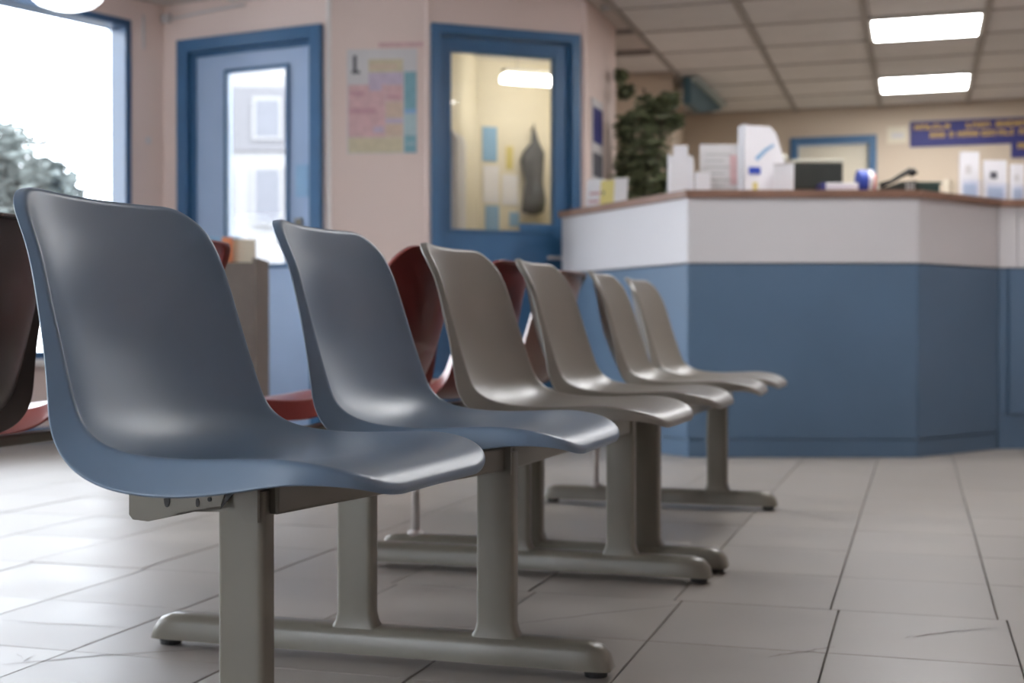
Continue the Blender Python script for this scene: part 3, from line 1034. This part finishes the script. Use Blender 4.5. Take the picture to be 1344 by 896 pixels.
# bench 1: two blue-grey seats and one taupe one, a red seat at its back
XF0, XF1 = -1.40, -0.50
B1 = empty('waiting_bench', (-0.80, 2.2, 0))
tag(B1, 'back-to-back waiting bench with two blue-grey shell seats and a taupe one', 'bench', 'waiting room benches')
def at(e):      # keep world coordinates for the parts of an empty that stands elsewhere
    inv = Matrix.Translation(-Vector(e.location))
    for o in e.children:
        o.location = Vector(o.location) - Vector(e.location)

seat(B1, -.811, 1.612, R(-3.1), 'shell_blue', 'blue-grey plastic seat shell, first on the bench')
seat(B1, -.737, 2.175, R(0.2), 'shell_blue', 'blue-grey plastic seat shell next to the taupe one')
seat(B1, -.706, 2.785, R(-1.2), 'shell_taupe', 'taupe plastic seat shell next to the blue-grey one')
seat(B1, -1.345, 2.87, R(180), 'shell_red', 'dark red plastic seat shell facing the window')
foot(B1, 1.60, -1.52, -0.62); upright(B1, -.862, 1.60)
foot(B1, 2.25, -1.405, -.505); upright(B1, -.715, 2.25); upright(B1, -.985, 2.25)
foot(B1, 3.165, -1.43, -.47); upright(B1, -.69, 3.165); upright(B1, -.955, 3.165)
thin_leg(B1, -1.215, 2.25)
cross_arm(B1, -.862, 1.60, -1.03, -.835)
cross_arm(B1, -.985, 2.25, -1.15, -.96)
cross_arm(B1, -.955, 3.165, -1.30, -.93)
for q in ((-.862, 1.60), (-.715, 2.25), (-.69, 3.165)):
    bracket(B1, *q)
rail(B1, (-.83, 1.60), (-.70, 2.25)); rail(B1, (-.70, 2.25), (-.675, 3.165))
rail(B1, (-1.215, 2.25), (-1.30, 3.165))
at(B1)

B2 = empty('waiting_bench', (-0.80, 4.0, 0))
tag(B2, 'back-to-back waiting bench with three taupe shell seats beside the reception desk', 'bench', 'waiting room benches')
seat(B2, -.700, 3.445, R(0.8), 'shell_taupe', 'taupe plastic seat shell, closest to the blue-grey seats')
seat(B2, -.684, 4.155, R(2.0), 'shell_taupe', 'taupe plastic seat shell in the middle of the three')
seat(B2, -.677, 4.686, R(-0.5), 'shell_taupe', 'taupe plastic seat shell closest to the reception desk')
seat(B2, -1.345, 3.49, R(180), 'shell_red', 'dark red plastic seat shell facing the window')
seat(B2, -1.345, 4.11, R(180), 'shell_rose', 'dusty rose plastic seat shell facing the window')
foot(B2, 3.31, -1.375, -.45); upright(B2, -.655, 3.31); upright(B2, -.962, 3.31); thin_leg(B2, -1.28, 3.31)
foot(B2, 4.52, -1.26, -.45); upright(B2, -.652, 4.52); upright(B2, -.96, 4.52); thin_leg(B2, -1.075, 4.52)
cross_arm(B2, -.962, 3.31, -1.30, -.94); cross_arm(B2, -.96, 4.52, -1.30, -.94)
bracket(B2, -.655, 3.31); bracket(B2, -.652, 4.52)
rail(B2, (-.64, 3.31), (-.64, 4.70)); rail(B2, (-1.28, 3.31), (-1.28, 4.55))
at(B2)

B3 = empty('waiting_bench', (-1.70, 2.1, 0))
tag(B3, 'waiting bench with brown and red shell seats facing the window', 'bench', 'waiting room benches')
seat(B3, -1.695, 1.77, R(180), 'shell_brown', 'dark brown plastic seat shell facing the window')
seat(B3, -1.695, 2.36, R(180), 'shell_red', 'red plastic seat shell beside the brown one')
for y in (1.20, 3.10):
    o = MB().tube([(-1.69, y, .014), (-1.69, y, .37)], .018, 16).build('leg', 'metal', B3, True)
    MB().lathe([(.03, .001), (.03, .008), (.019, .018)], 24, (-1.69, y)).build('foot_disc', 'metal', o)
rail(B3, (-1.71, 1.15), (-1.71, 3.15), .398, .022, .02)
at(B3)

# brown magazine cabinet behind the benches
t = empty('magazine_cabinet', (-2.85, 5.02, 0), R(17))
tag(t, 'narrow brown magazine cabinet with open top behind the benches', 'cabinet')
W2, D2, HT = .20, .15, .905
bx('back_panel', -W2, W2, D2 - .018, D2, 0, HT, 'cab_brown', t)
bx('front_panel', -W2, W2, -D2, -D2 + .018, 0, HT - .02, 'cab_brown', t)
bx('side_panel', -W2, -W2 + .018, -D2 + .018, D2 - .018, 0, HT, 'cab_brown', t)
bx('side_panel', W2 - .018, W2, -D2 + .018, D2 - .018, 0, HT, 'cab_brown', t)
bx('inner_shelf', -W2 + .018, W2 - .018, -D2 + .018, D2 - .018, .66, .675, 'cab_brown', t)
ca, sa = math.cos(R(17)), math.sin(R(17))
for k, (lx, ly, h, m, w, lab) in enumerate(((.02, -.09, .27, 'paper', .05, 'white leaflet stack standing in the brown cabinet'),
                                            (.065, -.045, .32, 'orange', .022, 'orange covered booklet standing in the brown cabinet'),
                                            (.125, .0, .315, 'paper_cream', .05, 'cream magazine leaning in the brown cabinet'),
                                            (.03, .06, .33, 'sky_ink', .07, 'pale blue magazine at the back of the brown cabinet'))):
    o = bx('magazine', -w, w, -.008, .008, 0, h, m, None, .002)
    w_ = min(w, .14)
    lx = max(-W2 + .02 + w, min(W2 - .02 - w, lx))
    o.location = (-2.85 + lx * ca - ly * sa, 5.02 + lx * sa + ly * ca, .6755)
    o.rotation_euler = (R(4), 0, R(17))
    tag(o, lab, 'magazine', 'magazines in the brown cabinet')

# ------------------------------------------------------------------ reception desk
L0 = Vector((-1.913, 7.206)); LA = Vector((-1.047, 6.289)); RA = Vector((0.0, 6.609)); RB = Vector((0.39, 7.199)); RC = Vector((1.969, 7.922))
line = [L0, LA, RA, RB, RC]
def offset_line(ln, d):
    out = []
    for i, q in enumerate(ln):
        ns_ = []
        if i > 0:
            e = (ln[i] - ln[i - 1]).normalized(); ns_.append(Vector((-e.y, e.x)))
        if i < len(ln) - 1:
            e = (ln[i + 1] - ln[i]).normalized(); ns_.append(Vector((-e.y, e.x)))
        if len(ns_) == 1:
            out.append(q + ns_[0] * d)
        else:
            m_ = (ns_[0] + ns_[1]).normalized()
            out.append(q + m_ * (d / m_.dot(ns_[0])))
    return out

D = empty('reception_desk', (-0.5, 6.6, 0))
tag(D, 'angular reception desk with white upper and blue lower panels', 'reception desk')
DT = 1.235
inner = offset_line(line, .028)
back = offset_line(line, .36)
body = MB()
for i in range(4):
    a, b = inner[i], inner[i + 1]
    c, d = back[i + 1], back[i]
    body.prism([(a.x, a.y), (b.x, b.y), (c.x, c.y), (d.x, d.y)], .0, DT)
body.build('carcass', 'desk_body', D)
def facet(i, splits_top, splits_low, kick=True):
    a, b = line[i], line[i + 1]
    L = (b - a).length
    mx = Matrix.Translation((a.x, a.y, 0)) @ Matrix.Rotation(math.atan2(b.y - a.y, b.x - a.x), 4, 'Z')
    gp = .003
    for (f0, f1) in splits_top:
        MB().box(L * f0 + gp, L * f1 - gp, 0, .026, .927, DT, .002, mx).build('upper_panel', 'desk_white', D)
    for (f0, f1, zb, pr_) in splits_low:
        MB().box(L * f0 + gp, L * f1 - gp, -pr_, .026, zb, .919, .002, mx).build('lower_panel', 'desk_blue', D)
    if kick:
        MB().box(gp, L - gp, .004, .027, .0, .176 if i == 3 else .084, .001, mx).build('kick_board', 'desk_blue', D)
facet(0, ((0, 1),), ((0, 1, .088, 0),))
facet(1, ((0, 1),), ((0, 1, .088, 0),))
facet(2, ((0, 1),), ((0, 1, .088, 0),))
facet(3, ((0, .06), (.06, .55), (.55, 1)), ((0, .03, .18, 0), (.03, .50, .18, .012), (.50, 1, .18, .012)))
at(D)

o = MB()
outer = offset_line(line, -.022)
inn = offset_line(line, .42)
poly = [(q.x, q.y) for q in outer] + [(q.x, q.y) for q in inn[::-1]]
for i in range(4):
    a, b, c, d = outer[i], outer[i + 1], inn[i + 1], inn[i]
    o.prism([(a.x, a.y), (b.x, b.y), (c.x, c.y), (d.x, d.y)], DT + .001, DT + .036)
bmesh.ops.remove_doubles(o.bm, verts=o.bm.verts, dist=.0005)
wt = o.build('desk_worktop', 'wood')
tag(wt, 'brown wooden worktop running along the top of the reception desk', 'worktop')
WT = DT + .0365

# ------------------------------------------------------------------ things on and behind the desk
def card(name, x, y, rz, w, h, m, label, cat, tilt=8, th=.004, z=WT, group=None):
    t = empty(name, (x, y, z), rz)
    tag(t, label, cat, group)
    mx = Matrix.Rotation(R(-tilt), 4, 'X')
    MB().box(-w / 2, w / 2, 0, th, 0, h, 0, mx).build('card', m, t)
    MB().prism([(0, 0), (.07, 0), (.02, h * .6)], -.012, .012, Matrix.Translation((0, .004, 0)) @ Matrix(((0, 0, 1, 0), (1, 0, 0, 0), (0, 1, 0, 0), (0, 0, 0, 1)))).build('stand', m, t)
    return t, mx

AF = math.atan2(LA.y - L0.y, LA.x - L0.x)     # left facet direction
t, mx = card('leaflet_card', -1.715, 7.155, AF + R(35), .105, .175, 'paper', 'white printed leaflet card at the desk end by the door', 'card')
MB().box(-.035, .03, -.003, -.0005, .04, .055, 0, mx).box(-.03, .035, -.003, -.0005, .085, .10, 0, mx).build('print', 'rose', t)
t, mx = card('yellow_card', -1.60, 7.06, AF + R(35), .13, .155, 'paper_yellow', 'yellow folded card standing on the desk', 'card')
MB().box(-.052, -.04, -.003, -.0005, .075, .095, 0, mx).build('print', 'ink', t)
t, mx = card('leaflet_card', -1.53, 6.985, AF + R(40), .075, .155, 'paper_grey', 'plain pale grey card right beside the yellow one', 'card')

# indoor plant on the floor behind the desk end
t = empty('potted_ficus', (-1.615, 8.07, 0))
tag(t, 'tall leafy green potted plant behind the reception desk', 'plant')
MB().lathe([(.10, .0), (.13, .16), (.15, .26), (.155, .265), (.155, .30), (.135, .30), (.13, .27)], 24).build('pot', 'pot', t, True)
MB().lathe([(.02, .25), (.128, .268)], 24).build('soil', 'soil', t)
MB().tube([(0, 0, .26), (.015, .01, .7), (-.02, 0, 1.2), (.01, .01, 1.7), (.0, 0, 2.1)], [.024, .021, .018, .014, .006]).build('stem', 'bark', t, True)
MB().tube([(.03, .02, .26), (-.05, .01, .9), (-.06, .0, 1.4), (-.09, .02, 1.85)], [.018, .016, .013, .005]).build('stem', 'bark', t, True)
MB().tube([(-.02, -.02, .26), (.05, .0, .9), (.07, -.01, 1.5), (.12, -.03, 1.95)], [.016, .014, .011, .005]).build('stem', 'bark', t, True)
f = MB()
blobs = [((-.10, 0, 1.42), .13), ((.02, -.03, 1.50), .15), ((.09, 0, 1.62), .14), ((-.06, .02, 1.70), .15), ((.06, 0, 1.80), .14), ((-.12, -.02, 1.85), .09),
         ((.02, .0, 1.95), .11), ((.15, .0, 2.02), .06), ((-.12, 0, 2.08), .05), ((-.13, 0, 1.60), .11), ((.14, .0, 1.45), .09), ((.02, 0, 1.33), .13), ((.19, -.02, 1.88), .05), ((-.16, 0, 2.18), .04), ((0, 0, 1.58), .19), ((.03, 0, 1.42), .19), ((-.02, 0, 1.78), .17), ((.10, 0, 1.92), .10), ((.20, 0, 1.55), .07)]
leaf_cloud(f, 2600, None, 0, 0, 0, .036, .15, blobs, -.17)
tag(f.build('foliage', 'leaf', t), kind='stuff')

FA = math.atan2(RA.y - LA.y, RA.x - LA.x)     # front facet direction
fd_ = Vector((math.cos(FA), math.sin(FA))); fn_ = Vector((-math.sin(FA), math.cos(FA)))
def fpos(s, q):      # along / behind the front facet
    v = LA + fd_ * s + fn_ * q
    return v.x, v.y

# leaflet boxes at the corner
x, y = fpos(.0, .16)
t = empty('leaflet_box', (x, y, WT), FA)
tag(t, 'white open box of leaflets at the desk corner beside the plant', 'leaflet box')
bx('front_wall', -.075, .045, -.03, -.026, 0, .17, 'paper', t); bx('side_wall', -.075, -.071, -.026, .03, 0, .19, 'paper', t)
bx('side_wall', .041, .045, -.026, .03, 0, .13, 'paper', t); bx('back_wall', -.075, .045, .03, .034, 0, .19, 'paper', t)
bx('leaflet', -.05, .02, .0, .012, .004, .235, 'paper', t); bx('leaflet', -.02, .038, .014, .026, .004, .165, 'sky_ink', t)
x, y = fpos(.085, .12)
t = empty('small_carton', (x, y, WT), FA)
tag(t, 'small white carton standing in front of the large notice sheet', 'carton')
bx('body', -.035, .035, -.02, .02, 0, .095, 'paper', t, .003); bx('flap', -.035, .035, -.02, .02, .0955, .101, 'paper_grey', t, .002)
t, mx = card('notice_sheet', *fpos(.20, .30), FA, .20, .265, 'paper_grey', 'large pale notice sheet standing behind the desk corner', 'sign', 6)
c = MB()
for k in range(6):
    c.box(-.07, .02 + .04 * (k % 2), -.003, -.0005, .05 + k * .032, .056 + k * .032, 0, mx)
c.build('print', 'grey_plastic', t)
MB().box(.05, .085, -.003, -.0005, .06, .21, 0, mx).build('red_print', 'pink', t)

# upright leaflet display with a cut corner
x, y = fpos(.40, .22)
t = empty('leaflet_display', (x, y, WT), FA + R(8))
tag(t, 'tall white cardboard leaflet display with blue printed figure', 'display')
rx = Matrix.Rotation(R(90), 4, 'X')
MB().prism([(-.115, 0), (.105, 0), (.105, .16), (.06, .30), (.03, .335), (-.115, .34)], -.012, .012, rx).build('board', 'paper', t)
bx('side_fin', -.121, -.1155, -.08, .03, 0, .335, 'paper', t)
MB().prism([(-.05, .18), (.0, .225), (.045, .25), (.05, .24), (.01, .21), (-.035, .165)], .013, .0145, rx).build('blue_figure', 'sky_ink', t)
MB().prism([(-.08, .10), (-.02, .10), (-.02, .135), (-.08, .135)], .013, .0145, rx).build('blue_print', 'blue_ink', t)
MB().prism([(-.06, .02), (-.035, .02), (-.035, .06), (-.06, .06)], .013, .0145, rx).build('yellow_print', 'paper_yellow', t)
# label printer
x, y = fpos(.50, .325)
t = empty('label_printer', (x, y, WT), FA)
tag(t, 'pale grey desk printer with rounded lid behind the tissue box', 'printer')
bx('base', -.06, .03, -.04, .04, 0, .165, 'grey_plastic', t, .008); bx('lid', -.075, .035, -.05, .05, .166, .21, 'beige_plastic', t, .018); bx('paper_slot', -.04, .01, -.0415, -.0401, .10, .115, 'ink', t)
x, y = fpos(.475, .10)
t = empty('tissue_box', (x, y, WT))
tag(t, 'white upright tissue box standing in front of the printer', 'box')
MB().prism([(-.045, -.03), (.045, -.03), (.045, .03), (-.045, .03)], 0, .13).build('body', 'paper', t)
bx('rim', -.048, .048, -.033, .033, .1305, .138, 'paper_grey', t, .002)
# monitor (back turned to the visitors)
x, y = fpos(.68, .30)
t = empty('monitor', (x, y, WT), FA)
tag(t, 'black computer monitor with beige top edge on the desk', 'monitor')
bx('case', -.125, .125, -.025, .03, .035, .165, 'screen', t, .008); bx('top_edge', -.128, .128, -.028, .035, .166, .184, 'beige_plastic', t, .004)
bx('foot', -.08, .08, -.05, .07, 0, .012, 'screen', t, .003); bx('neck', -.02, .02, -.005, .02, .012, .035, 'screen', t)
# paper pack, tape rolls
x, y = fpos(.735, .08)
t = empty('paper_pack', (x, y, WT), FA)
tag(t, 'white and violet paper pack lying flat on the desk', 'paper pack')
bx('pack', -.07, .085, -.04, .07, 0, .04, 'paper', t, .003); bx('wrapper', -.092, -.0705, -.041, .071, 0, .041, 'navy', t, .002); bx('stripe', -.0695, .085, -.0415, -.0402, .014, .021, 'lilac', t)
x, y = fpos(.875, .10)
t = empty('tape_roll', (x, y, WT), FA)
tag(t, 'upright blue and white roll of tape with a red side', 'tape roll')
def disc(x0, x1, r_, name, m):
    b = MB()
    b.tube([(x0, 0, r_), (x1, 0, r_)], r_, 28)
    return b.build(name, m, t)
disc(-.045, -.002, .054, 'blue_roll', 'blue_ink'); disc(-.001, .022, .054, 'white_roll', 'paper'); disc(.023, .035, .046, 'red_roll', 'red_ink')

# telephone with its handset propped up
SA = math.atan2(RB.y - RA.y, RB.x - RA.x)
x, y = fpos(1.02, .14)
t = empty('telephone', (x, y, WT), FA)
tag(t, 'black telephone with raised receiver on the desk', 'telephone')
MB().prism([(-.09, 0), (.09, 0), (.09, .055), (.03, .05), (-.09, .015)], -.07, .07, rx).build('base', 'screen', t)
b = MB()
b.tube([(-.075, -.02, .035), (-.02, -.02, .055), (.03, -.02, .085), (.075, -.02, .108)], [.015, .011, .012, .017], 10)
b.tube([(.075, -.02, .113), (.092, -.02, .085)], [.017, .021], 12)
b.build('handset', 'black', t, True)
b = MB()
for i in range(3):
    for j in range(3):
        b.box(.035 + i * .016, .046 + i * .016, -.0725, -.0705, .01 + j * .013, .019 + j * .013)
b.build('key', 'grey_plastic', t)
x, y = fpos(1.17, .27)
t = empty('ring_binder', (x, y, WT), FA)
tag(t, 'dark green binder lying on the desk behind the telephone', 'binder')
bx('cover', -.105, .105, -.06, .10, 0, .012, 'green_folder', t, .002); bx('pages', -.10, .095, -.055, .095, .0125, .052, 'green_folder', t); bx('top_cover', -.105, .105, -.06, .10, .0525, .064, 'green_folder', t, .002)
# acrylic leaflet holders at the right facet
def holder(name, x, y, rz, w, h, hp, label, ink):
    t = empty(name, (x, y, WT), rz)
    tag(t, label, 'leaflet holder', 'clear leaflet holders on the desk')
    bx('back_plate', -w / 2, w / 2, .03, .033, 0, h, 'acrylic', t); bx('front_plate', -w / 2, w / 2, -.03, -.027, 0, h * .45, 'acrylic', t)
    bx('base_plate', -w / 2, w / 2, -.0265, .0295, 0, .003, 'acrylic', t)
    lf = bx('leaflet', -w / 2 + .004, w / 2 - .004, .005, .024, .004, hp, 'paper', t)
    bx('print', -w * .25, w * .05, .003, .0048, hp * .55, hp * .72, ink, lf)
    bx('print', -w * .35, w * .3, .003, .0048, hp * .08, hp * .34, 'paper_blue', lf)
card('yellow_top_carton', .165, 7.10, SA, .06, .10, 'paper_cream', 'small cream card with rounded yellow top beside the leaflet holders', 'card', 3, .03)
holder('leaflet_holder', .255, 7.20, R(22), .105, .225, .25, 'clear leaflet holder with the tallest white leaflets', 'paper_grey')
holder('leaflet_holder', .385, 7.305, R(22), .125, .20, .215, 'clear leaflet holder with dark printed leaflets', 'ink')
holder('leaflet_holder', .495, 7.345, R(22), .075, .18, .195, 'narrow clear leaflet holder at the end of the leaflet row', 'paper_grey')
t = empty('leaflet_tray', (.56, 7.42, WT), R(24))
tag(t, 'low pale tray of papers beside the leaflet holders', 'tray')
bx('tray', .02, .26, -.05, .08, 0, .012, 'grey_plastic', t, .002); bx('papers', .03, .25, -.04, .07, .0125, .03, 'paper', t)
